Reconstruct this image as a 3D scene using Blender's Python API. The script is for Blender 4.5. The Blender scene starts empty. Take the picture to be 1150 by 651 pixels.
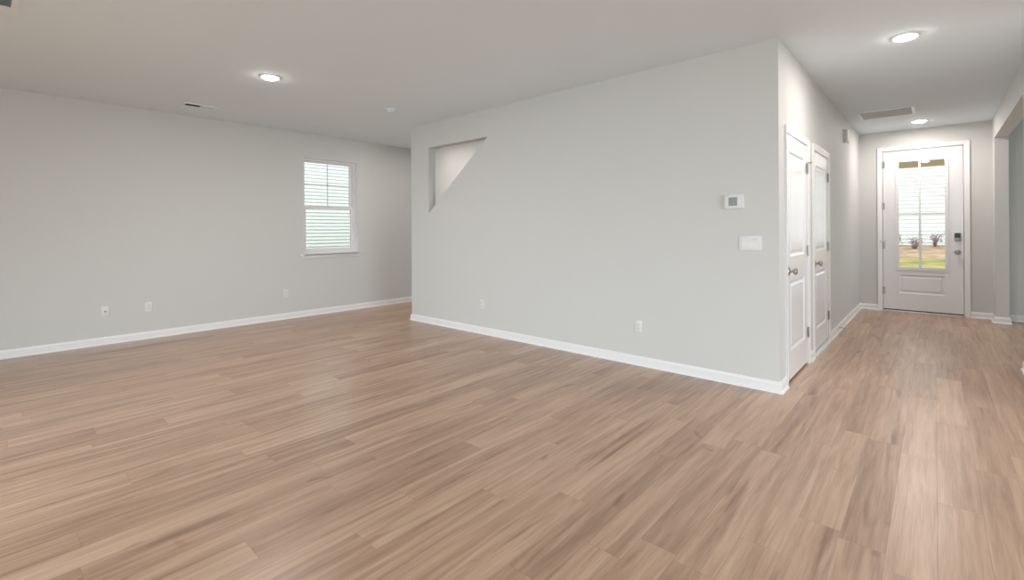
import bpy, bmesh, math, random
from mathutils import Vector, Matrix
from mathutils.geometry import tessellate_polygon

random.seed(7)
S = bpy.context.scene
COL = S.collection

# ---------------------------------------------------------------- camera
EYE = 1.2714
THETA, ROLL, FPX, HORIZON = 0.727936, 0.0060928, 533.9, 258.11
cam_data = bpy.data.cameras.new('camera')
cam = bpy.data.objects.new('camera', cam_data)
COL.objects.link(cam)
S.camera = cam
fw = Vector((-math.sin(THETA), math.cos(THETA), 0))
rt = Vector((math.cos(THETA), math.sin(THETA), 0))
up = Vector((0, 0, 1))
c_, s_ = math.cos(ROLL), math.sin(ROLL)
X = rt * c_ - up * s_
Y = rt * s_ + up * c_
Zc = -fw
cam.matrix_world = Matrix(((X.x, Y.x, Zc.x, 0), (X.y, Y.y, Zc.y, 0), (X.z, Y.z, Zc.z, EYE), (0, 0, 0, 1)))
cam_data.sensor_fit = 'HORIZONTAL'
cam_data.sensor_width = 36
cam_data.lens = FPX / 1150 * 36
cam_data.shift_y = -(325.5 - HORIZON) / 1150
cam_data.clip_start = 0.05
cam_data.clip_end = 200

# ---------------------------------------------------------------- exposure, sky, daylight
S.view_settings.view_transform = 'Standard'
S.view_settings.look = 'None'
S.view_settings.gamma = 1
S.view_settings.use_curve_mapping = False
S.view_settings.exposure = 0.60

world = bpy.data.worlds.new('overcast_sky')
S.world = world
world.use_nodes = True
bg = world.node_tree.nodes['Background']
bg.inputs[0].default_value = (0.90, 0.96, 1.0, 1)
bg.inputs[1].default_value = 1.8

def window_light(name, loc, w, h, rot, L, color, spread=180):
    d = bpy.data.lights.new(name, 'AREA')
    d.shape = 'RECTANGLE'; d.size = w; d.size_y = h
    d.energy = L * math.pi * w * h / 4 * 4
    d.color = color; d.spread = math.radians(spread)
    o = bpy.data.objects.new(name, d)
    o.location = loc; o.rotation_euler = rot
    COL.objects.link(o)
    return o
# daylight through the glazing of the back wall behind the camera (openings cut in wall_back)
R90 = math.pi / 2
DAY = (0.87, 0.965, 1.045)
window_light('daylight_patio', (-3.3, -3.25, 1.05), 2.3, 2.05, (R90 - .5, 0, 0), 4.0, DAY, 115)
window_light('daylight_back', (1.7, -3.25, 1.45), 2.0, 1.45, (R90 - .5, 0, 0), 2.7, DAY, 115)
window_light('daylight_kitchen', (4.55, 1.6, 1.55), 3.4, 1.3, (R90 - .5, 0, R90), 5.0, DAY, 115)
window_light('daylight_side_room', (4.55, 7.4, 1.55), 1.8, 1.4, (R90 - .15, 0, R90), 2.2, DAY)

# ---------------------------------------------------------------- key dimensions
H = 2.74
XA, YC, XD, YF, XCL = -7.048, 4.110, -0.902, 9.274, -5.585
XR = 0.585
XE, YB = 4.5, -3.2
T = 0.12

# ---------------------------------------------------------------- materials
def mat(name, color, rough=0.5, metal=0.0, spec=0.5, bump=0.0, bscale=200, var=0.0, vscale=3.0, emit=None, es=0):
    m = bpy.data.materials.new(name); m.use_nodes = True
    nt = m.node_tree; b = nt.nodes['Principled BSDF']
    b.inputs['Base Color'].default_value = (*color, 1)
    b.inputs['Roughness'].default_value = rough
    b.inputs['Metallic'].default_value = metal
    b.inputs['Specular IOR Level'].default_value = spec
    tc = nt.nodes.new('ShaderNodeTexCoord')
    if var > 0:
        n = nt.nodes.new('ShaderNodeTexNoise'); n.inputs['Scale'].default_value = vscale
        n.inputs['Detail'].default_value = 4
        nt.links.new(tc.outputs['Object'], n.inputs['Vector'])
        mx = nt.nodes.new('ShaderNodeMix'); mx.data_type = 'RGBA'
        mx.inputs['A'].default_value = (*[max(0, v * (1 - var)) for v in color], 1)
        mx.inputs['B'].default_value = (*[min(1, v * (1 + var)) for v in color], 1)
        nt.links.new(n.outputs['Fac'], mx.inputs['Factor'])
        nt.links.new(mx.outputs['Result'], b.inputs['Base Color'])
    if bump > 0:
        n2 = nt.nodes.new('ShaderNodeTexNoise'); n2.inputs['Scale'].default_value = bscale
        n2.inputs['Detail'].default_value = 3
        nt.links.new(tc.outputs['Object'], n2.inputs['Vector'])
        bp = nt.nodes.new('ShaderNodeBump'); bp.inputs['Strength'].default_value = bump
        bp.inputs['Distance'].default_value = 0.002
        nt.links.new(n2.outputs['Fac'], bp.inputs['Height'])
        nt.links.new(bp.outputs['Normal'], b.inputs['Normal'])
    if emit:
        b.inputs['Emission Color'].default_value = (*emit, 1)
        b.inputs['Emission Strength'].default_value = es
    return m

M = {}
M['wall'] = mat('wall_paint', (0.655, 0.664, 0.645), 0.62, spec=0.3, bump=0.06, bscale=260, var=0.008)
M['ceil'] = mat('ceiling_paint', (0.80, 0.868, 0.912), 0.9, spec=0.15, bump=0.05, bscale=160, var=0.008)
M['trim'] = mat('trim_paint', (0.86, 0.86, 0.86), 0.32, spec=0.45, var=0.006)
M['door'] = mat('door_paint', (0.83, 0.845, 0.855), 0.17, spec=0.85, bump=0.01, bscale=90, var=0.006)
M['plastic'] = mat('white_plastic', (0.76, 0.765, 0.755), 0.35, var=0.006)
M['vinyl'] = mat('white_vinyl', (0.82, 0.82, 0.82), 0.35, var=0.006)
M['nickel'] = mat('satin_nickel', (0.50, 0.48, 0.45), 0.32, metal=1, var=0.02, vscale=40)
M['dark'] = mat('dark_slot', (0.03, 0.03, 0.03), 0.6, var=0.1)
M['black'] = mat('black_glass_plastic', (0.025, 0.025, 0.028), 0.2, var=0.05)
M['screen'] = mat('grey_screen', (0.10, 0.11, 0.10), 0.25, var=0.03)
M['fixture'] = mat('white_ceiling_fixture', (0.82, 0.875, 0.91), 0.4, var=0.006)
M['louver'] = mat('grille_louver_enamel', (0.66, 0.70, 0.72), 0.45, var=0.01)
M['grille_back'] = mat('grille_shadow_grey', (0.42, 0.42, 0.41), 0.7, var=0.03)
M['grey'] = mat('duct_grey', (0.30, 0.30, 0.295), 0.7, var=0.03)
M['siding'] = mat('white_vinyl_siding', (0.78, 0.82, 0.81), 0.6, var=0.02, vscale=1.5)
M['shingle'] = mat('roof_shingle', (0.20, 0.19, 0.18), 0.9, var=0.3, vscale=8)
M['tan'] = mat('tan_porch_board', (0.82, 0.66, 0.52), 0.7, var=0.12, vscale=6)
M['concrete'] = mat('concrete', (0.5, 0.49, 0.47), 0.9, var=0.08, vscale=12)
M['twig'] = mat('twig_bark', (0.20, 0.13, 0.11), 0.8, var=0.2, vscale=30)
M['leaf'] = mat('purple_brown_leaf', (0.30, 0.21, 0.19), 0.6, var=0.35, vscale=14)
M['led'] = mat('led_diffuser', (0.9, 0.9, 0.88), 0.5, emit=(1, 0.95, 0.88), es=55)

def mat_glass():
    m = bpy.data.materials.new('window_glass'); m.use_nodes = True
    nt = m.node_tree; nt.nodes.clear()
    o = nt.nodes.new('ShaderNodeOutputMaterial'); mix = nt.nodes.new('ShaderNodeMixShader')
    t = nt.nodes.new('ShaderNodeBsdfTransparent'); g = nt.nodes.new('ShaderNodeBsdfGlossy')
    t.inputs[0].default_value = (0.97, 0.98, 0.975, 1)
    g.inputs['Roughness'].default_value = 0.01
    f = nt.nodes.new('ShaderNodeFresnel'); f.inputs[0].default_value = 1.45
    nt.links.new(f.outputs[0], mix.inputs[0]); nt.links.new(t.outputs[0], mix.inputs[1])
    nt.links.new(g.outputs[0], mix.inputs[2]); nt.links.new(mix.outputs[0], o.inputs[0])
    return m
M['glass'] = mat_glass()

def mat_floor(pw=0.152, pl=1.22):
    m = bpy.data.materials.new('oak_plank_floor'); m.use_nodes = True
    nt = m.node_tree; b = nt.nodes['Principled BSDF']
    N = nt.nodes.new; L = nt.links.new
    def math_(op, a, b_=None, c=None):
        n = N('ShaderNodeMath'); n.operation = op
        for i, v in enumerate((a, b_, c)):
            if v is None: continue
            if isinstance(v, (int, float)): n.inputs[i].default_value = v
            else: L(v, n.inputs[i])
        return n.outputs[0]
    tc = N('ShaderNodeTexCoord'); sx = N('ShaderNodeSeparateXYZ'); L(tc.outputs['Object'], sx.inputs[0])
    x, y = sx.outputs[0], sx.outputs[1]
    rx = math_('DIVIDE', x, pw); row = math_('FLOOR', rx); fx = math_('SUBTRACT', rx, row)
    wn = N('ShaderNodeTexWhiteNoise'); wn.noise_dimensions = '1D'; L(row, wn.inputs['W'])
    ry = math_('ADD', math_('DIVIDE', y, pl), wn.outputs['Value'])
    col = math_('FLOOR', ry); fy = math_('SUBTRACT', ry, col)
    cb = N('ShaderNodeCombineXYZ'); L(row, cb.inputs[0]); L(col, cb.inputs[1])
    wn2 = N('ShaderNodeTexWhiteNoise'); wn2.noise_dimensions = '2D'; L(cb.outputs[0], wn2.inputs['Vector'])
    rnd = wn2.outputs['Value']
    # grain: noise stretched along each plank and shifted from plank to plank
    def noise(sx_, sy_, off, detail=2, rough=0.5, dist=0.0):
        v = N('ShaderNodeCombineXYZ')
        L(math_('MULTIPLY', x, sx_), v.inputs[0]); L(math_('MULTIPLY', y, sy_), v.inputs[1])
        L(math_('MULTIPLY_ADD', rnd, 53.0, off), v.inputs[2])
        n = N('ShaderNodeTexNoise'); n.inputs['Scale'].default_value = 1.0
        n.inputs['Detail'].default_value = detail; n.inputs['Roughness'].default_value = rough
        n.inputs['Distortion'].default_value = dist
        L(v.outputs[0], n.inputs['Vector']); return n.outputs['Fac']
    g1 = noise(9, .8, 0, 3, .55, .9)        # broad figure
    gm = noise(30, 1.6, 7, 4, .6, .3)       # streaks
    g2 = noise(150, 5, 13, 2, .5)           # fibres
    g3 = noise(17, 1.3, 21, 2, .5, .8)      # dark mineral streaks
    g4 = noise(3.0, 1.0, 29, 1)             # where they gather
    kn = noise(9, 4.2, 37, 1, .5, .5)       # knots
    def remap(v, a, b_, lo, hi):
        n = N('ShaderNodeMapRange'); L(v, n.inputs[0])
        for i, k in enumerate((a, b_, lo, hi)): n.inputs[i + 1].default_value = k
        return n.outputs[0]
    tone = math_('ADD', math_('MULTIPLY', remap(rnd, 0, 1, -1, 1), 0.115),
                 math_('ADD', math_('MULTIPLY', remap(g1, .3, .7, -1, 1), 0.115),
                       math_('MULTIPLY', remap(g2, .3, .7, -1, 1), 0.06)))
    tone = math_('ADD', math_('MULTIPLY_ADD', remap(gm, .3, .7, -1, 1), 0.17, tone), 0.5)
    ramp = N('ShaderNodeValToRGB'); L(tone, ramp.inputs[0])
    e = ramp.color_ramp.elements
    e[0].position = 0.1; e[0].color = (0.262, 0.152, 0.094, 1)
    e[1].position = 0.9; e[1].color = (0.690, 0.490, 0.350, 1)
    k = e.new(0.5); k.color = (0.480, 0.310, 0.212, 1)
    mx = N('ShaderNodeMix'); mx.data_type = 'RGBA'; mx.blend_type = 'MULTIPLY'
    L(math_('MAXIMUM', math_('MULTIPLY', remap(g3, .56, .74, 0, 0.8), remap(g4, .42, .62, .15, 1)), remap(kn, .73, .80, 0, .75)), mx.inputs['Factor']); L(ramp.outputs[0], mx.inputs['A'])
    mx.inputs['B'].default_value = (0.55, 0.46, 0.40, 1)
    # seams
    ex = math_('MINIMUM', fx, math_('SUBTRACT', 1.0, fx)); ey = math_('MINIMUM', fy, math_('SUBTRACT', 1.0, fy))
    d = math_('MINIMUM', math_('MULTIPLY', ex, pw), math_('MULTIPLY', ey, pl))
    seam = remap(d, 0.0004, 0.0016, 1, 0)
    mx2 = N('ShaderNodeMix'); mx2.data_type = 'RGBA'; mx2.blend_type = 'MULTIPLY'
    L(math_('MULTIPLY', seam, 0.35), mx2.inputs['Factor']); L(mx.outputs['Result'], mx2.inputs['A'])
    mx2.inputs['B'].default_value = (0.35, 0.28, 0.24, 1)
    L(mx2.outputs['Result'], b.inputs['Base Color'])
    L(remap(g4, .3, .7, 0.28, 0.33), b.inputs['Roughness'])
    b.inputs['Specular IOR Level'].default_value = 0.65
    bp = N('ShaderNodeBump'); bp.inputs['Strength'].default_value = 0.15; bp.inputs['Distance'].default_value = 0.001
    L(math_('SUBTRACT', math_('MULTIPLY', gm, 0.5), seam), bp.inputs['Height'])
    L(bp.outputs['Normal'], b.inputs['Normal'])
    return m
M['floor'] = mat_floor()

def mat_ground(name, c1, c2, scale):
    m = bpy.data.materials.new(name); m.use_nodes = True
    nt = m.node_tree; b = nt.nodes['Principled BSDF']; b.inputs['Roughness'].default_value = 0.95
    b.inputs['Specular IOR Level'].default_value = 0.1
    tc = nt.nodes.new('ShaderNodeTexCoord'); n = nt.nodes.new('ShaderNodeTexNoise')
    n.inputs['Scale'].default_value = scale; n.inputs['Detail'].default_value = 6
    r = nt.nodes.new('ShaderNodeValToRGB')
    r.color_ramp.elements[0].position = .35; r.color_ramp.elements[0].color = (*c1, 1)
    r.color_ramp.elements[1].position = .65; r.color_ramp.elements[1].color = (*c2, 1)
    nt.links.new(tc.outputs['Object'], n.inputs['Vector']); nt.links.new(n.outputs['Fac'], r.inputs[0])
    nt.links.new(r.outputs[0], b.inputs['Base Color'])
    return m
M['grass'] = mat_ground('lawn_grass', (0.21, 0.20, 0.06), (0.42, 0.36, 0.16), 2.2)
M['mulch'] = mat_ground('straw_mulch', (0.33, 0.22, 0.14), (0.52, 0.38, 0.27), 3.5)

# ---------------------------------------------------------------- helpers
def obj(name, bm, m, parent=None, smooth=False, loc=None):
    me = bpy.data.meshes.new(name)
    bmesh.ops.recalc_face_normals(bm, faces=bm.faces)
    bm.to_mesh(me); bm.free()
    if smooth:
        for p in me.polygons: p.use_smooth = True
        try: me.set_sharp_from_angle(angle=math.radians(35))
        except Exception: pass
    me.materials.append(m)
    o = bpy.data.objects.new(name, me); COL.objects.link(o)
    if loc: o.location = loc
    if parent: o.parent = parent
    return o

def struct(name, bm, m, parent=None):
    o = obj(name, bm, m, parent); o['kind'] = 'structure'; return o

def empty(name, loc=(0, 0, 0), rot=(0, 0, 0)):
    o = bpy.data.objects.new(name, None); o.empty_display_size = 0.05
    o.location = loc; o.rotation_euler = rot; COL.objects.link(o); return o

def thing(name, label, cat, loc=(0, 0, 0), rot=(0, 0, 0), group=None):
    o = empty(name, loc, rot); o['label'] = label; o['category'] = cat
    if group: o['group'] = group
    return o

def box(bm, x0, x1, y0, y1, z0, z1, bev=0.0, seg=2):
    r = bmesh.ops.create_cube(bm, size=1)
    vs = r['verts']
    for v in vs:
        v.co = Vector(((x0 + x1) / 2 + v.co.x * (x1 - x0), (y0 + y1) / 2 + v.co.y * (y1 - y0), (z0 + z1) / 2 + v.co.z * (z1 - z0)))
    if bev > 0:
        es = set(e for v in vs for e in v.link_edges)
        bmesh.ops.bevel(bm, geom=list(es), offset=bev, segments=seg, affect='EDGES', profile=0.5)
    return bm

def BX(*a, **k): return box(bmesh.new(), *a, **k)

def prism(bm, loops, axis, a, b):
    """2D polygon with holes extruded along axis between a and b. 2D axes: x->(y,z), y->(x,z), z->(x,y)"""
    def P(p, t):
        if axis == 'x': return (t, p[0], p[1])
        if axis == 'y': return (p[0], t, p[1])
        return (p[0], p[1], t)
    flat = [p for lp in loops for p in lp]
    tris = tessellate_polygon([[Vector((p[0], p[1], 0)) for p in lp] for lp in loops])
    va = [bm.verts.new(P(p, a)) for p in flat]; vb = [bm.verts.new(P(p, b)) for p in flat]
    for t in tris:
        try:
            bm.faces.new([va[i] for i in t]); bm.faces.new([vb[i] for i in reversed(t)])
        except ValueError: pass
    k = 0
    for lp in loops:
        n = len(lp)
        for i in range(n):
            j = (i + 1) % n
            bm.faces.new((va[k + i], va[k + j], vb[k + j], vb[k + i]))
        k += n
    return bm

def rect(x0, x1, z0, z1): return [(x0, z0), (x1, z0), (x1, z1), (x0, z1)]

def lathe(bm, prof, seg=24, mtx=None):
    """prof: list of (r, h) about local z"""
    rings = []
    for r, h in prof:
        if r < 1e-6: rings.append([bm.verts.new((0, 0, h))])
        else: rings.append([bm.verts.new((r * math.cos(2 * math.pi * i / seg), r * math.sin(2 * math.pi * i / seg), h)) for i in range(seg)])
    for A, B in zip(rings, rings[1:]):
        for i in range(seg):
            j = (i + 1) % seg
            if len(A) == 1 and len(B) == 1: continue
            if len(A) == 1: bm.faces.new((A[0], B[i], B[j]))
            elif len(B) == 1: bm.faces.new((A[i], A[j], B[0]))
            else: bm.faces.new((A[i], A[j], B[j], B[i]))
    if mtx is not None:
        vs = [v for rg in rings for v in rg]
        bmesh.ops.transform(bm, matrix=mtx, verts=vs)
    return bm

def tube(bm, pts, r, seg=6, r1=None):
    pts = [Vector(p) for p in pts]; r1 = r if r1 is None else r1
    rings = []
    for i, p in enumerate(pts):
        t = (pts[min(i + 1, len(pts) - 1)] - pts[max(i - 1, 0)]).normalized()
        a = t.orthogonal().normalized(); b = t.cross(a)
        rr = r + (r1 - r) * i / max(1, len(pts) - 1)
        rings.append([bm.verts.new(p + (a * math.cos(2 * math.pi * k / seg) + b * math.sin(2 * math.pi * k / seg)) * rr) for k in range(seg)])
    for A, B in zip(rings, rings[1:]):
        for i in range(seg):
            bm.faces.new((A[i], A[(i + 1) % seg], B[(i + 1) % seg], B[i]))
    bm.faces.new(list(reversed(rings[0]))); bm.faces.new(rings[-1])
    return bm

BASE_PROFILE = [(0, 0), (0.027, 0), (0.0265, 0.006), (0.0245, 0.011), (0.021, 0.0155), (0.0145, 0.018),
                (0.0145, 0.066), (0.0125, 0.070), (0.0105, 0.074), (0.0095, 0.082), (0.006, 0.086), (0, 0.086)]

def sweep(bm, path, prof, segs=None):
    """sweep profile (offset to the LEFT of travel, z) along a mitred xy path"""
    n = len(path); P = [Vector(p) for p in path]
    def nrm(i):
        d = (P[i + 1] - P[i]).normalized(); return Vector((-d.y, d.x))
    rings = []
    for i in range(n):
        if i == 0: m = nrm(0)
        elif i == n - 1: m = nrm(n - 2)
        else:
            a, b = nrm(i - 1), nrm(i); m = (a + b) / (1 + a.dot(b))
        rings.append([(P[i].x + m.x * o, P[i].y + m.y * o, z) for o, z in prof])
    for i in (segs if segs is not None else range(n - 1)):
        A = [bm.verts.new(p) for p in rings[i]]; B = [bm.verts.new(p) for p in rings[i + 1]]
        for k in range(len(prof)):
            j = (k + 1) % len(prof)
            bm.faces.new((A[k], A[j], B[j], B[k]))
        bm.faces.new(list(reversed(A))); bm.faces.new(B)
    return bm

# ---------------------------------------------------------------- room shell
bm = BX(XA - 0.2, XE + 0.2, YB - 0.2, YF + 0.16, -0.12, 0.0)
struct('floor', bm, M['floor'])

# ceiling, open above the stairwell
bm = bmesh.new()
prism(bm, [[(XA - 0.2, YB - 0.2), (XE + 0.2, YB - 0.2), (XE + 0.2, YF + 0.16), (XA - 0.2, YF + 0.16)],
           [(XCL, YC + T), (XCL, 5.26), (-2.2, 5.26), (-2.2, YC + T)]], 'z', H, H + 0.12)
struct('ceiling', bm, M['ceil'])

# left wall with window opening
WY0, WY1, WZ0, WZ1 = 3.224, 4.125, 0.905, 2.383
bm = bmesh.new()
prism(bm, [rect(YB - .2, 5.38, 0, H), rect(WY0, WY1, WZ0, WZ1)], 'x', XA, XA - 0.16)
struct('wall_left', bm, M['wall'])
# centre partition with the triangular stair opening
bm = bmesh.new()
prism(bm, [rect(XCL, XD, 0, H), [(-5.19, 1.508), (-4.055, 2.404), (-5.19, 2.404)]], 'y', YC, YC + T)
struct('wall_center', bm, M['wall'])
# hall wall with two door openings
D1A, D1B, D2A, D2B = 4.362, 5.172, 5.500, 6.312
DT = 2.038
bm = bmesh.new()
prism(bm, [[(YC + T, 0), (D1A - .02, 0), (D1A - .02, DT + .02), (D1B + .02, DT + .02), (D1B + .02, 0),
            (D2A - .02, 0), (D2A - .02, DT + .02), (D2B + .02, DT + .02), (D2B + .02, 0), (YF, 0), (YF, H), (YC + T, H)]],
      'x', XD, XD - T)
struct('wall_hall', bm, M['wall'])
# front wall with entry door opening
FA, FB, FT = -0.607, 0.297, 2.432
bm = bmesh.new()
prism(bm, [[(XA, 0), (FA - .02, 0), (FA - .02, FT + .02), (FB + .02, FT + .02), (FB + .02, 0), (XE + .12, 0), (XE + .12, H), (XA, H)]],
      'y', YF, YF + 0.16)
struct('wall_front', bm, M['wall'])
# right hall wall: cased opening to the side room
RY0, RY1, RZ = 6.15, 8.945, 2.452
bm = bmesh.new()
prism(bm, [[(4.7, 0), (RY0, 0), (RY0, RZ), (RY1, RZ), (RY1, 0), (YF, 0), (YF, H), (4.7, H)]], 'x', XR, XR + 0.13)
struct('wall_right', bm, M['wall'])
struct('wall_kitchen', BX(XR + .13, XE, 4.7, 4.7 + T, 0, H), M['wall'])
bm = bmesh.new()
prism(bm, [rect(YB - .2, YF, 0, H), rect(-0.1, 3.3, 0.9, 2.2), rect(6.5, 8.3, .85, 2.25)], 'x', XE, XE + T)
struct('wall_east', bm, M['wall'])
bm = bmesh.new()
prism(bm, [[(XA, 0), (-4.45, 0), (-4.45, 2.08), (-2.15, 2.08), (-2.15, 0), (XE, 0), (XE, H), (XA, H)], rect(0.7, 2.7, 0.72, 2.18)],
      'y', YB, YB - T)
struct('wall_back', bm, M['wall'])
# stairwell shell: far wall, upper shaft, end wall
bm = BX(XCL, -2.06, 5.26, 5.26 + T, 0, 5.2)
box(bm, XA, XCL, 5.26, 5.26 + T, 0, H)
struct('wall_stair', bm, M['wall'])
bm = bmesh.new()
box(bm, XCL, -2.08, YC, YC + T, H + .12, 5.2)
box(bm, XCL - T, XCL, YC, 5.38, H + .12, 5.2)
box(bm, -2.2, -2.08, YC + T, 5.26, 0, 5.2)
struct('wall_stair_shaft', bm, M['wall'])
struct('ceiling_stair', BX(XCL - T, -2.0, YC - .02, 5.4, 5.2, 5.3), M['ceil'])

# ---------------------------------------------------------------- baseboards
# travel so that the room is on the left of travel
struct('baseboard_left', sweep(bmesh.new(), [(-5.7, 5.26), (XA, 5.26), (XA, YB)], BASE_PROFILE), M['trim'])
CW = 0.060      # casing width
pc = [(XD, D1A - .006 - CW), (XD, YC), (XCL, YC), (XCL, YC + T)]
struct('baseboard_center', sweep(bmesh.new(), pc, BASE_PROFILE, [1, 2]), M['trim'])
bm = sweep(bmesh.new(), pc, BASE_PROFILE, [0])
sweep(bm, [(XD, D2A - .006 - CW), (XD, D1B + .006 + CW)], BASE_PROFILE)
ph = [(FA - .006 - CW, YF), (XD, YF), (XD, D2B + .006 + CW)]
sweep(bm, ph, BASE_PROFILE, [1])
struct('baseboard_hall', bm, M['trim'])
pr_ = [(XR + .13, YF), (XR + .13, RY1), (XR, RY1), (XR, YF), (FB + .006 + CW, YF)]
bm = sweep(bmesh.new(), ph, BASE_PROFILE, [0])
sweep(bm, pr_, BASE_PROFILE, [3])
struct('baseboard_front', bm, M['trim'])
bm = sweep(bmesh.new(), pr_, BASE_PROFILE, [0, 1, 2])
sweep(bm, [(XR, 4.72), (XR, RY0), (XR + .13, RY0), (XR + .13, 4.82)], BASE_PROFILE)
struct('baseboard_right', bm, M['trim'])
struct('baseboard_side_room', sweep(bmesh.new(), [(XE, YF), (XR + .16, YF)], BASE_PROFILE), M['trim'])

# ---------------------------------------------------------------- door casings (trim)
CAS = [(0, 0), (CW, 0), (CW, 0.017), (CW - .008, 0.019), (CW - .016, 0.016), (0.014, 0.012), (0.006, 0.010), (0, 0.006)]
def casing(name, axis, pos, sgn, a, b, top):
    """U-shaped casing round an opening a..b up to top; pos = wall face, sgn = direction into the room"""
    bm = bmesh.new()
    pts = [(a, 0, (-1, 0)), (a, top, (-1, 1)), (b, top, (1, 1)), (b, 0, (1, 0))]
    rings = []
    for (p, z, m) in pts:
        r = []
        for o, d in CAS:
            q, zz = p + m[0] * o, z + m[1] * o
            r.append(bm.verts.new((pos + sgn * d, q, zz) if axis == 'x' else (q, pos + sgn * d, zz)))
        rings.append(r)
    for A, B in zip(rings, rings[1:]):
        for k in range(len(CAS)):
            j = (k + 1) % len(CAS); bm.faces.new((A[k], A[j], B[j], B[k]))
    bm.faces.new(rings[0]); bm.faces.new(rings[-1])
    return struct(name, bm, M['trim'])
casing('trim_1', 'y', YF, -1, FA - .006, FB + .006, FT + .006)
casing('trim_2', 'x', XD, 1, D1A - .006, D1B + .006, DT + .006)
casing('trim_3', 'x', XD, 1, D2A - .006, D2B + .006, DT + .006)
# jamb liners
def jamb(name, axis, p0, p1, a, b, top):
    bm = bmesh.new()
    prism(bm, [[(a - .02, 0), (a - .003, 0), (a - .003, top + .003), (b + .003, top + .003), (b + .003, 0), (b + .02, 0), (b + .02, top + .02), (a - .02, top + .02)]], axis, p0, p1)
    return struct(name, bm, M['trim'])
jamb('trim_4', 'y', YF + .0005, YF + .16, FA, FB, FT)
b = bmesh.new()
prism(b, [[(FA - .003, 0), (FA + .012, 0), (FA + .012, FT - .012), (FB - .012, FT - .012), (FB - .012, 0), (FB + .003, 0), (FB + .003, FT + .003), (FA - .003, FT + .003)]], 'y', YF + .050, YF + .15)
struct('trim_8', b, M['trim'])
jamb('trim_5', 'x', XD - .0005, XD - T, D1A, D1B, DT)
jamb('trim_6', 'x', XD - .0005, XD - T, D2A, D2B, DT)

# ---------------------------------------------------------------- door builder (local: u along width, v depth (0 = room face, + away), z up)
def raised_panel(bm, u0, u1, z0, z1, v0=0.0):
    """moulded panel filling the cut-out u0..u1 z0..z1"""
    steps = [(0, v0), (0.008, v0 + .004), (0.018, v0 + .011), (0.030, v0 + .011), (0.050, v0 + .004), (0.060, v0 + .004)]
    rg = []
    for i, v in steps:
        rg.append([bm.verts.new(p) for p in ((u0 + i, v, z0 + i), (u1 - i, v, z0 + i), (u1 - i, v, z1 - i), (u0 + i, v, z1 - i))])
    for A, B in zip(rg, rg[1:]):
        for k in range(4): bm.faces.new((A[k], A[(k + 1) % 4], B[(k + 1) % 4], B[k]))
    bm.faces.new(rg[-1])
    return bm

def knob_bm(rose=0.033, stick=0.062, ball=0.028):
    """axis +z away from the door"""
    b = bmesh.new()
    prof = [(0, 0), (rose, 0), (rose, .004), (rose * .9, .008), (rose * .55, .011), (.011, .014), (.010, .028), (.014, .033),
            (ball * .8, .038), (ball, .047), (ball * .97, .055), (ball * .75, stick - .001), (ball * .4, stick + .003), (0, stick + .004)]
    return lathe(b, prof, 28)

def hinge(parent, u, z, h=0.09):
    """u = door hinge edge in local coordinates, knuckle stands proud into the room"""
    b = bmesh.new()
    lathe(b, [(0, -h / 2 - .004), (.004, -h / 2 - .004), (.0075, -h / 2), (.0075, h / 2), (.004, h / 2 + .004), (0, h / 2 + .004)], 14,
          Matrix.Translation((u, -.010, z)))
    box(b, u - .028, u - .001, -.0015, 0, z - h / 2, z + h / 2)
    box(b, u - .0018, u + .0018, -.010, 0.0, z - h / 2, z + h / 2)
    o = obj('hinge', b, M['nickel'], parent, smooth=True); o['label'] = 'satin nickel butt hinge'
    return o

def to_world(axis, pos, u0, flip):
    """matrix of a door root: local (u,v,z)"""
    if axis == 'x':      # door in hall wall, faces +x; u = +y, v = -x
        return Matrix(((0, -1, 0, pos), (1, 0, 0, u0), (0, 0, 1, 0), (0, 0, 0, 1)))
    return Matrix(((1, 0, 0, u0), (0, 1, 0, pos), (0, 0, 1, 0), (0, 0, 0, 1)))

def door_root(name, axis, pos, u0):
    r = empty(name); r.matrix_world = to_world(axis, pos, u0, False); r['kind'] = 'structure'
    return r

# interior two-panel doors
def interior_door(name, a, b, bottom):
    r = door_root(name, 'x', XD, a)
    w = b - a; st = 0.118
    p_up = (st, w - st, 1.035, DT - .125)
    p_lo = (st, w - st, 0.250, 0.835)
    m = bmesh.new()
    prism(m, [rect(0.001, w - .001, bottom, DT), rect(*p_up), rect(*p_lo)], 'y', 0.0, 0.016)
    box(m, 0.001, w - .001, 0.0161, 0.035, bottom, DT)
    obj('slab', m, M['door'], r)
    for p in (p_up, p_lo):
        obj('panel', raised_panel(bmesh.new(), *p), M['door'], r)
    k = obj('knob', knob_bm(), M['nickel'], r, smooth=True)
    k.matrix_local = Matrix.Translation((0.060, 0, 0.92)) @ Matrix.Rotation(R90, 4, 'X')
    k['label'] = 'round satin nickel door knob'
    for z in (1.83, 1.065, 0.30): hinge(r, w + .002, z)
    return r
d2 = interior_door('door_2', D1A, D1B, 0.022)
d3 = interior_door('door_3', D2A, D2B, 0.050)
# hinge pin door stop on the nearer hall door
b = bmesh.new()
w = D1B - D1A
tube(b, [(w + .002, -.010, 1.885), (w + .006, -.05, 1.885)], .0035, 8)
tube(b, [(w - .03, -.03, 1.885), (w + .05, -.016, 1.885)], .003, 8)
lathe(b, [(0, 0), (.008, 0), (.008, .01), (0, .012)], 12, Matrix.Translation((w + .05, -.016, 1.885)) @ Matrix.Rotation(R90, 4, 'X'))
o = obj('hinge_stop', b, M['nickel'], d2, smooth=True); o['label'] = 'hinge pin door stop'
# white threshold strip under the farther hall door
b = BX(-.003, D2B - D2A + .003, -.030, 0.05, 0.0, 0.030, bev=.004)
o = obj('threshold', b, M['trim'], d3); o['label'] = 'white threshold strip'
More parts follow.
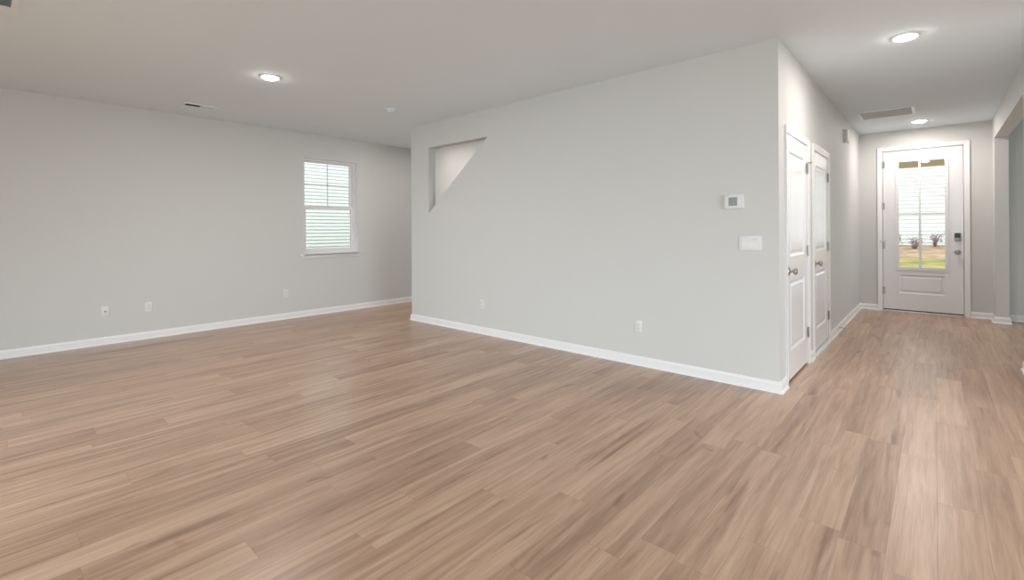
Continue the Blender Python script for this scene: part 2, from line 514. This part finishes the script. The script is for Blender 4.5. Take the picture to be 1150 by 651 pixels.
# dark closet floor shadow gap is real: closet box behind the doors
bm = bmesh.new()
box(bm, -2.06, XD - T, 5.262, 5.38, 0, H)
box(bm, -1.98, XD - T, 6.45, 6.55, 0, H)
box(bm, -2.06, -1.98, 5.38, 6.55, 0, H)
struct('wall_closet', bm, M['wall'])

# entry door: four-lite glass over one panel
fr = door_root('door_1', 'y', YF + .004, 0.0)
m = bmesh.new()
GX0, GX1, GZ0, GZ1 = -0.425, 0.112, 0.665, 2.272
PX0, PX1, PZ0, PZ1 = -0.420, 0.100, 0.280, 0.565
prism(m, [rect(FA + .003, FB - .003, .034, FT - .003), rect(GX0, GX1, GZ0, GZ1), rect(PX0, PX1, PZ0, PZ1)], 'y', 0, .02)
prism(m, [rect(FA + .003, FB - .003, .034, FT - .003), rect(GX0, GX1, GZ0, GZ1)], 'y', .0201, .044)
obj('slab', m, M['door'], fr)
obj('panel', raised_panel(bmesh.new(), PX0, PX1, PZ0, PZ1), M['door'], fr)
# lite frame
m = bmesh.new()
prism(m, [rect(GX0 - .028, GX1 + .028, GZ0 - .028, GZ1 + .028), rect(GX0 + .012, GX1 - .012, GZ0 + .012, GZ1 - .012)], 'y', -.011, 0.012)
bmesh.ops.bevel(m, geom=[e for e in m.edges if all(v.co.y < -.01 for v in e.verts) and len(e.link_faces) == 2 and e.calc_face_angle(0) > .5], offset=.007, segments=3, affect='EDGES')
obj('lite_frame', m, M['door'], fr)
MXc, MZc = -0.174, 1.473
m = bmesh.new()
box(m, MXc - .014, MXc + .014, -.006, .012, GZ0 + .01, GZ1 - .01, bev=.005)
box(m, GX0 + .01, GX1 - .01, -.0055, .0115, MZc - .014, MZc + .014, bev=.005)
obj('muntin', m, M['door'], fr)
for (x0, x1) in ((GX0, MXc), (MXc, GX1)):
    for (z0, z1) in ((GZ0, MZc), (MZc, GZ1)):
        obj('pane', BX(x0 + .002, x1 - .002, .016, .022, z0 + .002, z1 - .002), M['glass'], fr)
for z in (2.235, 1.60, 1.00, 0.31): 
    b = bmesh.new()
    lathe(b, [(0, -.054), (.004, -.054), (.0075, -.05), (.0075, .05), (.004, .054), (0, .054)], 14, Matrix.Translation((FA - .001, -.010, z)))
    box(b, FA, FA + .026, -.0015, 0, z - .05, z + .05)
    box(b, FA - .0018, FA + .0018, -.010, 0, z - .05, z + .05)
    o = obj('hinge', b, M['nickel'], fr, smooth=True); o['label'] = 'satin nickel butt hinge'
b = bmesh.new()
tube(b, [(FA - .03, -.022, 1.065), (FA + .045, -.024, 1.065)], .003, 8)
tube(b, [(FA - .001, -.010, 1.065), (FA - .001, -.04, 1.065)], .0035, 8)
lathe(b, [(0, 0), (.009, 0), (.009, .01), (0, .012)], 12, Matrix.Translation((FA - .03, -.022, 1.065)) @ Matrix.Rotation(R90, 4, 'X'))
o = obj('hinge_stop', b, M['nickel'], fr, smooth=True); o['label'] = 'hinge pin door stop'
# keypad deadbolt and knob
LX = 0.232
b = bmesh.new(); box(b, LX - .034, LX + .034, -.026, 0, 1.075, 1.192, bev=.008, seg=3)
lk = obj('smart_lock', b, M['nickel'], fr, smooth=True); lk['label'] = 'keypad deadbolt body, satin nickel below'
o = obj('keypad_cover', BX(LX - .031, LX + .031, -.031, -.022, 1.122, 1.189, bev=.004), M['black'], lk); o['label'] = 'glossy black upper cover'
b = bmesh.new(); box(b, LX - .006, LX + .006, -.044, -.024, 1.082, 1.114, bev=.003)
o = obj('thumb_turn', b, M['nickel'], lk)
k = obj('knob', knob_bm(.036, .066, .029), M['nickel'], fr, smooth=True)
k.matrix_local = Matrix.Translation((LX, 0, 0.918)) @ Matrix.Rotation(R90, 4, 'X'); k['label'] = 'round satin nickel door knob'
o = obj('strike_edge', BX(FB - .0025, FB + .0028, -.0035, 0.003, 0.885, 0.955), M['nickel'], fr); o['label'] = 'dark latch strike plate'
# sill under the entry door
b = BX(FA, FB, YF - .012, YF + .16, 0.0, 0.016, bev=.003)
o = struct('trim_7', b, M['trim'])
o = obj('sweep', BX(FA + .004, FB - .004, .004, .040, .018, .034), M['dark'], fr); o['label'] = 'black rubber sweep under the slab'

# ---------------------------------------------------------------- window in the left wall (local along y)
wn = empty('window_1', (XA, 0, 0)); wn['kind'] = 'structure'
def wprism(name, loops, x0, x1, m='vinyl', parent=None, bev=0):
    b = bmesh.new(); prism(b, loops, 'x', x0, x1); return obj(name, b, M[m], parent or wn)
wprism('frame', [rect(WY0, WY1, WZ0 + .022, WZ1), rect(WY0 + .042, WY1 - .042, WZ0 + .062, WZ1 - .036)], -.155, -.070)
MID = 1.628
A0, A1 = WY0 + .036, WY1 - .036
up_s = wprism('upper_sash', [rect(A0 + .002, A1 - .002, MID - .008, WZ1 - .032), rect(A0 + .040, A1 - .052, MID + .030, WZ1 - .060)], -.135, -.115)
lo_s = wprism('lower_sash', [rect(A0, A1, WZ0 + .058, MID + .022), rect(A0 + .044, A1 - .046, WZ0 + .100, MID - .022)], -.112, -.085)
obj('pane', BX(-.128, -.122, A0 + .036, A1 - .048, MID + .026, WZ1 - .056), M['glass'], up_s)
obj('pane', BX(-.101, -.095, A0 + .042, A1 - .044, WZ0 + .096, MID - .018), M['glass'], lo_s)
b = bmesh.new()
yc = (A0 + .040 + A1 - .052) / 2; zc = (MID + .030 + WZ1 - .060) / 2
box(b, -.121, -.115, yc - .009, yc + .009, MID + .028, WZ1 - .058)
box(b, -.121, -.115, A0 + .038, A1 - .050, zc - .009, zc + .009)
obj('muntin', b, M['vinyl'], up_s)
b = BX(-.086, -.072, yc - .035, yc + .035, MID + .021, MID + .032, bev=.003)
obj('sash_lock', b, M['vinyl'], lo_s)
# stool and apron
b = bmesh.new()
box(b, -.072, .034, WY0 + .0005, WY1 - .0005, WZ0 + .0005, WZ0 + .0215)
box(b, .0005, .034, WY0 - .055, WY1 + .055, WZ0 + .0005, WZ0 + .0215, bev=.006, seg=3)
obj('sill', b, M['trim'], wn)
b = BX(0.0005, .013, WY0 - .035, WY1 + .035, WZ0 - .036, WZ0, bev=.003)
obj('apron', b, M['trim'], wn)
# drywall return edges painted white
b = bmesh.new()
prism(b, [rect(WY0, WY1, WZ0 + .022, WZ1), rect(WY0 + .006, WY1 - .006, WZ0 + .0225, WZ1 - .006)], 'x', -.071, 0.002)
obj('jamb_return', b, M['trim'], wn)

# ---------------------------------------------------------------- ceiling fixtures
def ceiling_light(x, y, label):
    t = thing('recessed_light', label, 'ceiling light', (x, y, H), group='recessed disc lights in the ceiling')
    b = bmesh.new()
    lathe(b, [(.071, 0), (.092, 0), (.092, -.003), (.086, -.008), (.074, -.010), (.071, -.006)], 40)
    obj('trim_ring', b, M['fixture'], t, smooth=True)
    b = bmesh.new()
    lathe(b, [(.0705, -.001), (.0705, -.010), (.066, -.016), (.05, -.021), (.025, -.024), (0, -.025)], 40)
    obj('diffuser', b, M['led'], t, smooth=True)
    d = bpy.data.lights.new('downlight', 'AREA'); d.shape = 'DISK'; d.size = .13
    d.energy = LAMP_W; d.color = (1, .885, .845)
    o = bpy.data.objects.new('downlight', d); COL.objects.link(o); o.parent = t; o.location = (0, 0, -.028)
    return t
LAMP_W = 9.5
ceiling_light(-4.715, 1.850, 'lit round disc light in the living room ceiling, left of the photo')
ceiling_light(-0.169, 4.745, 'larger lit disc light in the hall ceiling nearest the viewer')
ceiling_light(-0.163, 8.640, 'small lit disc light in the hall ceiling just before the front door')

# return air grille in the hall ceiling
t = thing('return_air_grille', 'square white return air grille in the hall ceiling before the front door', 'vent', (-0.468, 7.755, H))
HW, HD = 0.285, 0.262
b = bmesh.new(); prism(b, [rect(-HW, HW, -HD, HD), rect(-HW + .032, HW - .032, -HD + .032, HD - .032)], 'z', 0, -.009)
obj('frame', b, M['fixture'], t)
b = BX(-HW + .02, HW - .02, -HD + .02, HD - .02, -.0015, -.0005); obj('backing', b, M['grille_back'], t)
b = bmesh.new(); n = 24
for i in range(n):
    yy = -HD + .036 + (2 * HD - .072) * i / (n - 1)
    vs = [b.verts.new(p) for p in ((-HW + .03, yy - .006, -.0022), (HW - .03, yy - .006, -.0022), (HW - .03, yy + .002, -.0085), (-HW + .03, yy + .002, -.0085))]
    ws = [b.verts.new(v.co + Vector((0, .0012, .0006))) for v in vs]
    b.faces.new(vs); b.faces.new(ws[::-1])
    for k in range(4): b.faces.new((vs[k], ws[k], ws[(k + 1) % 4], vs[(k + 1) % 4]))
for xx in (-.13, 0, .13): box(b, xx - .002, xx + .002, -HD + .03, HD - .03, -.0075, -.0025)
obj('louvers', b, M['louver'], t)

# ceiling supply registers
def register(label, cx, cy, lx, ly, rz, m0, split):
    """two-way stamped register; flange lx by ly; m0 = flange margin (x,y)"""
    t = thing('ceiling_register', label, 'vent', (cx, cy, H), (0, 0, rz))
    mx, my = m0
    b = bmesh.new(); prism(b, [rect(-lx / 2, lx / 2, -ly / 2, ly / 2), rect(-lx / 2 + mx, lx / 2 - mx, -ly / 2 + my, ly / 2 - my)], 'z', 0, -.007)
    obj('flange', b, M['fixture'], t)
    obj('backing', BX(-lx / 2 + mx * .7, lx / 2 - mx * .7, -ly / 2 + my * .7, ly / 2 - my * .7, -.0015, -.0005), M['dark'], t)
    b = bmesh.new(); n = max(4, int((ly - 2 * my) / .016))
    L0, L1 = -ly / 2 + my, ly / 2 - my
    for i in range(n):
        yy = L0 + (L1 - L0) * (i + .5) / n
        dr = -1 if (yy < split) else 1
        q = [(-lx / 2 + mx, yy - .006 * dr, -.0018), (lx / 2 - mx, yy - .006 * dr, -.0018), (lx / 2 - mx, yy + .005 * dr, -.011), (-lx / 2 + mx, yy + .005 * dr, -.011)]
        vs = [b.verts.new(p) for p in q]; ws = [b.verts.new(v.co + Vector((0, .001, .0004))) for v in vs]
        b.faces.new(vs); b.faces.new(ws[::-1])
        for k in range(4): b.faces.new((vs[k], ws[k], ws[(k + 1) % 4], vs[(k + 1) % 4]))
    obj('louvers', b, M['fixture'], t)
    return t
register('slim two-way ceiling register near the left wall', -6.41, 1.728, 0.15, 0.345, 0, (.026, .026), 0.0)
register('ceiling register cut by the top left corner of the photo', -4.38, -0.03, 0.42, 0.46, R90, (.035, .14), 0.9)

# smoke detector
t = thing('smoke_detector', 'small round white smoke detector on the ceiling left of the partition', 'smoke detector', (-4.92, 3.33, H))
b = bmesh.new(); lathe(b, [(0, 0), (.062, 0), (.062, -.008), (.055, -.012), (0, -.012)], 32); obj('base', b, M['fixture'], t, smooth=True)
b = bmesh.new(); lathe(b, [(.052, -.0125), (.052, -.020), (.045, -.032), (.030, -.038), (0, -.039)], 32); obj('cover', b, M['fixture'], t, smooth=True)
b = bmesh.new()
for k in range(10):
    a = k * math.pi / 5
    bx = bmesh.ops.create_cube(b, size=1)['verts']
    for v in bx: v.co = Vector((v.co.x * .003 + .051, v.co.y * .018, v.co.z * .005 - .019))
    bmesh.ops.rotate(b, verts=bx, cent=(0, 0, 0), matrix=Matrix.Rotation(a, 3, 'Z'))
obj('slots', b, M['dark'], t)

# ---------------------------------------------------------------- wall plates. local frame: x along wall, y out of wall (towards room is -y), z up
def wall_rot(w):
    return {'A': (0, 0, R90), 'C': (0, 0, 0), 'D': (0, 0, R90), 'R': (0, 0, -R90)}[w]
def wall_loc(w, s, z):
    return {'A': (XA, s, z), 'C': (s, YC, z), 'D': (XD, s, z), 'R': (XR, s, z)}[w]

def outlet(w, s, z, label, style='duplex', name='wall_outlet', cat='outlet', group='white wall outlets'):
    t = thing(name, label, cat, wall_loc(w, s, z), wall_rot(w), group)
    obj('plate', BX(-.0365, .0365, -.0065, -.0002, -.0585, .0585, bev=.004, seg=3), M['plastic'], t, smooth=True)
    if style == 'coax':
        b = bmesh.new(); lathe(b, [(0, 0), (.009, 0), (.009, .004), (.0055, .0045), (.0055, .014), (.003, .014), (.003, .011), (0, .011)], 12, Matrix.Translation((0, -.0065, 0)) @ Matrix.Rotation(R90, 4, 'X'))
        o = obj('coax_jack', b, M['grey'], t, smooth=True); o['label'] = 'small dark cable jack'
    else:
        obj('insert', BX(-.0165, .0165, -.0085, -.006, -.0335, .0335, bev=.0012), M['plastic'], t)
        for dz in (.017, -.017):
            b = bmesh.new()
            box(b, -.0075, -.0052, -.0089, -.0082, dz - .002, dz + .0065)
            box(b, .0052, .0075, -.0089, -.0082, dz - .001, dz + .0055)
            box(b, -.0022, .0022, -.0089, -.0082, dz - .010, dz - .006)
            o = obj('receptacle', b, M['dark'], t); o['label'] = 'dark socket slots'
    for dz in (.0475, -.0475):
        b = lathe(bmesh.new(), [(0, .006), (.003, .006), (.003, .0071), (0, .0075)], 8, Matrix.Translation((0, 0, dz)) @ Matrix.Rotation(R90, 4, 'X'))
        obj('screw', b, M['plastic'], t)
    return t
outlet('A', 0.953, 0.375, 'white cable jack plate low on the left wall, leftmost plate there', 'coax', name='cable_plate', cat='wall plate', group=None)
outlet('A', 1.353, 0.378, 'white wall outlet beside the cable plate on the left wall')
outlet('A', 2.965, 0.372, 'white wall outlet low on the left wall under the window, towards its left')
outlet('C', -2.081, 0.361, 'white wall outlet on the centre partition below the thermostat side')
outlet('C', -4.161, 0.361, 'faint white wall outlet on the partition below the triangular opening')
outlet('D', 7.52, 0.362, 'white wall outlet seen edge-on on the hall wall past both doors')

def switch_plate(w, s, z, gangs, label):
    W = .0365 + (gangs - 1) * .023
    t = thing('light_switch', label, 'light switch', wall_loc(w, s, z), wall_rot(w))
    obj('plate', BX(-W - .004, W + .004, -.0065, -.0002, -.0605, .0605, bev=.004, seg=3), M['plastic'], t, smooth=True)
    for g in range(gangs):
        cx = (g - (gangs - 1) / 2) * .046
        b = bmesh.new()
        prof = [(-.0325, -.0070), (0, -.0080), (.0325, -.0115), (.0325, -.006), (-.0325, -.006)]
        va = [b.verts.new((cx - .0160, y, zz)) for zz, y in prof]; vb = [b.verts.new((cx + .0160, y, zz)) for zz, y in prof]
        b.faces.new(va); b.faces.new(vb[::-1])
        for k in range(5): b.faces.new((va[k], vb[k], vb[(k + 1) % 5], va[(k + 1) % 5]))
        obj('rocker', b, M['plastic'], t)
    return t
switch_plate('C', -1.107, 1.155, 3, 'wide white three-rocker switch plate under the thermostat')
switch_plate('R', 9.10, 1.16, 1, 'white switch plate seen edge-on on the right wall beside the front door')

# thermostat
t = thing('thermostat', 'white thermostat with a dark grey square screen on the partition', 'thermostat', wall_loc('C', -1.224, 1.492), wall_rot('C'))
obj('back_plate', BX(-.078, .078, -.008, -.0002, -.061, .061, bev=.003), M['plastic'], t)
obj('body', BX(-.073, .073, -.026, -.0082, -.056, .056, bev=.005, seg=3), M['plastic'], t, smooth=True)
o = obj('screen', BX(-.040, .026, -.0275, -.0255, -.036, .034, bev=.001), M['screen'], t); o['label'] = 'dark grey display'
b = bmesh.new()
for k in range(5): box(b, .046, .064, -.0278, -.0255, -.040 + k * .017, -.028 + k * .017, bev=.001)
obj('buttons', b, M['plastic'], t)

# doorbell chime
t = thing('doorbell_chime', 'small white box high on the hall wall past the doors', 'door chime', wall_loc('D', 7.62, 2.482), wall_rot('D'))
obj('base', BX(-.075, .075, -.012, -.0002, -.085, .085, bev=.002), M['plastic'], t)
obj('cover', BX(-.070, .070, -.052, -.0122, -.080, .080, bev=.006, seg=3), M['plastic'], t, smooth=True)

# spring door stop on the hall baseboard
t = thing('door_stop', 'thin metal spring door stop sticking out of the hall baseboard', 'door stop', (XD + .0145, 7.02, .052), (0, 0, 0))
b = bmesh.new(); lathe(b, [(0, 0), (.011, 0), (.011, .004), (.006, .006), (0, .006)], 14, Matrix.Rotation(R90, 4, 'Y')); obj('mount', b, M['nickel'], t, smooth=True)
b = bmesh.new(); tube(b, [(.005 + .062 * i / 90, .0052 * math.cos(i * .9), .0052 * math.sin(i * .9)) for i in range(91)], .0012, 5); obj('spring', b, M['nickel'], t, smooth=True)
b = bmesh.new(); lathe(b, [(0, .066), (.0075, .066), (.0075, .078), (.005, .082), (0, .082)], 14, Matrix.Rotation(R90, 4, 'Y')); o = obj('tip', b, M['plastic'], t, smooth=True); o['label'] = 'white rubber tip'

# ---------------------------------------------------------------- stairwell light (wall sconce-free: a disc light on the shaft ceiling)
d = bpy.data.lights.new('stair_light', 'AREA'); d.shape = 'DISK'; d.size = .5; d.energy = 12; d.color = (1, .92, .86)
o = bpy.data.objects.new('stair_light', d); o.location = (-4.3, 4.75, 5.1); COL.objects.link(o)
d = bpy.data.lights.new('landing_light', 'AREA'); d.shape = 'DISK'; d.size = .14; d.energy = 7.5; d.color = (1, .91, .86)
o = bpy.data.objects.new('landing_light', d); o.location = (-5.80, 4.55, H - .012); COL.objects.link(o)

# ---------------------------------------------------------------- outside
def gz(y):
    pts = [(-30, -.3), (10.2, -.25), (12.0, .10), (14.5, .42), (17.0, .53), (19.2, .72), (60, .75)]
    for (a, za), (b_, zb) in zip(pts, pts[1:]):
        if y <= b_: return za + (zb - za) * (y - a) / (b_ - a)
    return pts[-1][1]
def ground(name, x0, x1, ys, m, lift=0, first=None):
    b = bmesh.new(); xs = [x0 + (x1 - x0) * i / 20 for i in range(21)]
    g = [[b.verts.new((x, y, gz(y) + (first if first is not None and y == ys[0] else lift) + random.uniform(-.01, .01))) for x in xs] for y in ys]
    for i in range(len(ys) - 1):
        for j in range(20): b.faces.new((g[i][j], g[i][j + 1], g[i + 1][j + 1], g[i + 1][j]))
    return struct(name, b, m)
ground('lawn', -30, 20, [-20, 5, 10.2, 11, 12, 13, 14.5, 15.5, 16.2], M['grass'])
ground('mulch_bed', -12, 8, [16.0, 16.2, 17.0, 17.5, 18, 18.6, 19.1, 19.25], M['mulch'], .02, -.12)

def house(name, label, w, d, h, face, expo, loc, rotz):
    """lap-sided house; local front face at y=0 looking to -y"""
    t = thing(name, label, 'house', loc, (0, 0, rotz))
    b = BX(-w / 2, w / 2, .05, d, 0, h); obj('walls', b, M['siding'], t)
    b = bmesh.new(); n = int(h / expo); prev = None
    for i in range(n):
        z0 = i * expo
        for (y, z) in ((0.0, z0), (0.025, z0 + expo)):
            v = (b.verts.new((-w / 2, y, z)), b.verts.new((w / 2, y, z)))
            if prev: b.faces.new((prev[0], prev[1], v[1], v[0]))
            prev = v
    obj('siding', b, M['siding'], t)
    b = bmesh.new(); e = .35
    prism(b, [[(-e, h), (d / 2, h + d * .3), (d + e, h), (d + e, h + .12), (d / 2, h + d * .3 + .14), (-e, h + .12)]], 'x', -w / 2 - e, w / 2 + e)
    obj('roof', b, M['shingle'], t)
    b = bmesh.new(); box(b, -w / 2 - .02, -w / 2 + .1, -.03, .06, 0, h); obj('corner_board', b, M['trim'], t)
    b = bmesh.new(); box(b, w / 2 - .1, w / 2 + .02, -.03, .06, 0, h); obj('corner_board', b, M['trim'], t)
    return t
house('neighbouring_house', 'white lap-sided house seen through the front door glass', 16, 8, 5.4, 'y', .118, (-1.5, 19.2, .70), 0)
house('neighbouring_house', 'pale lap-sided house seen through the left wall window', 22, 8, 5.4, 'x', .085, (-11.5, 3.0, -.30), R90)

# porch: slab, posts out of sight, beam and roof
pb = struct('porch_roof', BX(-1.9, 1.9, YF + .17, 11.25, 2.62, 2.75), M['tan'])
b = BX(-1.9, 1.9, 11.02, 11.2, 2.345, 2.62); o = obj('beam', b, M['tan'], pb)
for x in (-1.8, 1.68):
    obj('post', BX(x, x + .14, 11.03, 11.17, -.1, 2.345), M['trim'], pb)
struct('porch_slab', BX(-1.9, 1.9, YF + .162, 11.3, -.25, -.03), M['concrete'])

def shrub(x, y, h, w, seed, label):
    rnd = random.Random(seed); z0 = gz(y)
    t = thing('shrub', label, 'shrub', (x, y, z0), group='small shrubs in the bed outside the front door')
    bs = bmesh.new(); bl = bmesh.new()
    for k in range(17):
        a = rnd.uniform(0, 6.283); rr = rnd.uniform(.2, 1) * w / 2; hh = h * rnd.uniform(.55, 1)
        tip = Vector((rr * math.cos(a), rr * math.sin(a), hh)); mid = Vector((tip.x * .35, tip.y * .35, hh * .55))
        tube(bs, [(0.02 * math.cos(a), .02 * math.sin(a), -.03), mid, tip], .008, 5, .003)
        for q in range(7):
            f = rnd.uniform(.35, 1.05); c = mid.lerp(tip, max(0, (f - .5) * 2)) if f > .5 else Vector((0, 0, 0)).lerp(mid, f * 2)
            c = c + Vector((rnd.gauss(0, .05), rnd.gauss(0, .05), rnd.gauss(0, .04)))
            c.z = max(c.z, .05)
            u = Vector((rnd.uniform(-1, 1), rnd.uniform(-1, 1), rnd.uniform(-.6, 1))).normalized(); v = u.orthogonal().normalized()
            s = rnd.uniform(.02, .038)
            vs = [bl.verts.new(c + p) for p in (-u * s, v * s * .45, u * s, -v * s * .45)]
            bl.faces.new(vs)
    obj('stems', bs, M['twig'], t); obj('foliage', bl, M['leaf'], t)
    return t
shrub(-0.88, 18.80, .40, .40, 1, 'low shrub at the left edge of the front door glass')
shrub(-0.47, 18.10, .48, .58, 2, 'twiggy shrub seen in the left lower pane of the front door')
shrub(-0.02, 18.78, .48, .58, 3, 'twiggy shrub seen in the right lower pane of the front door')
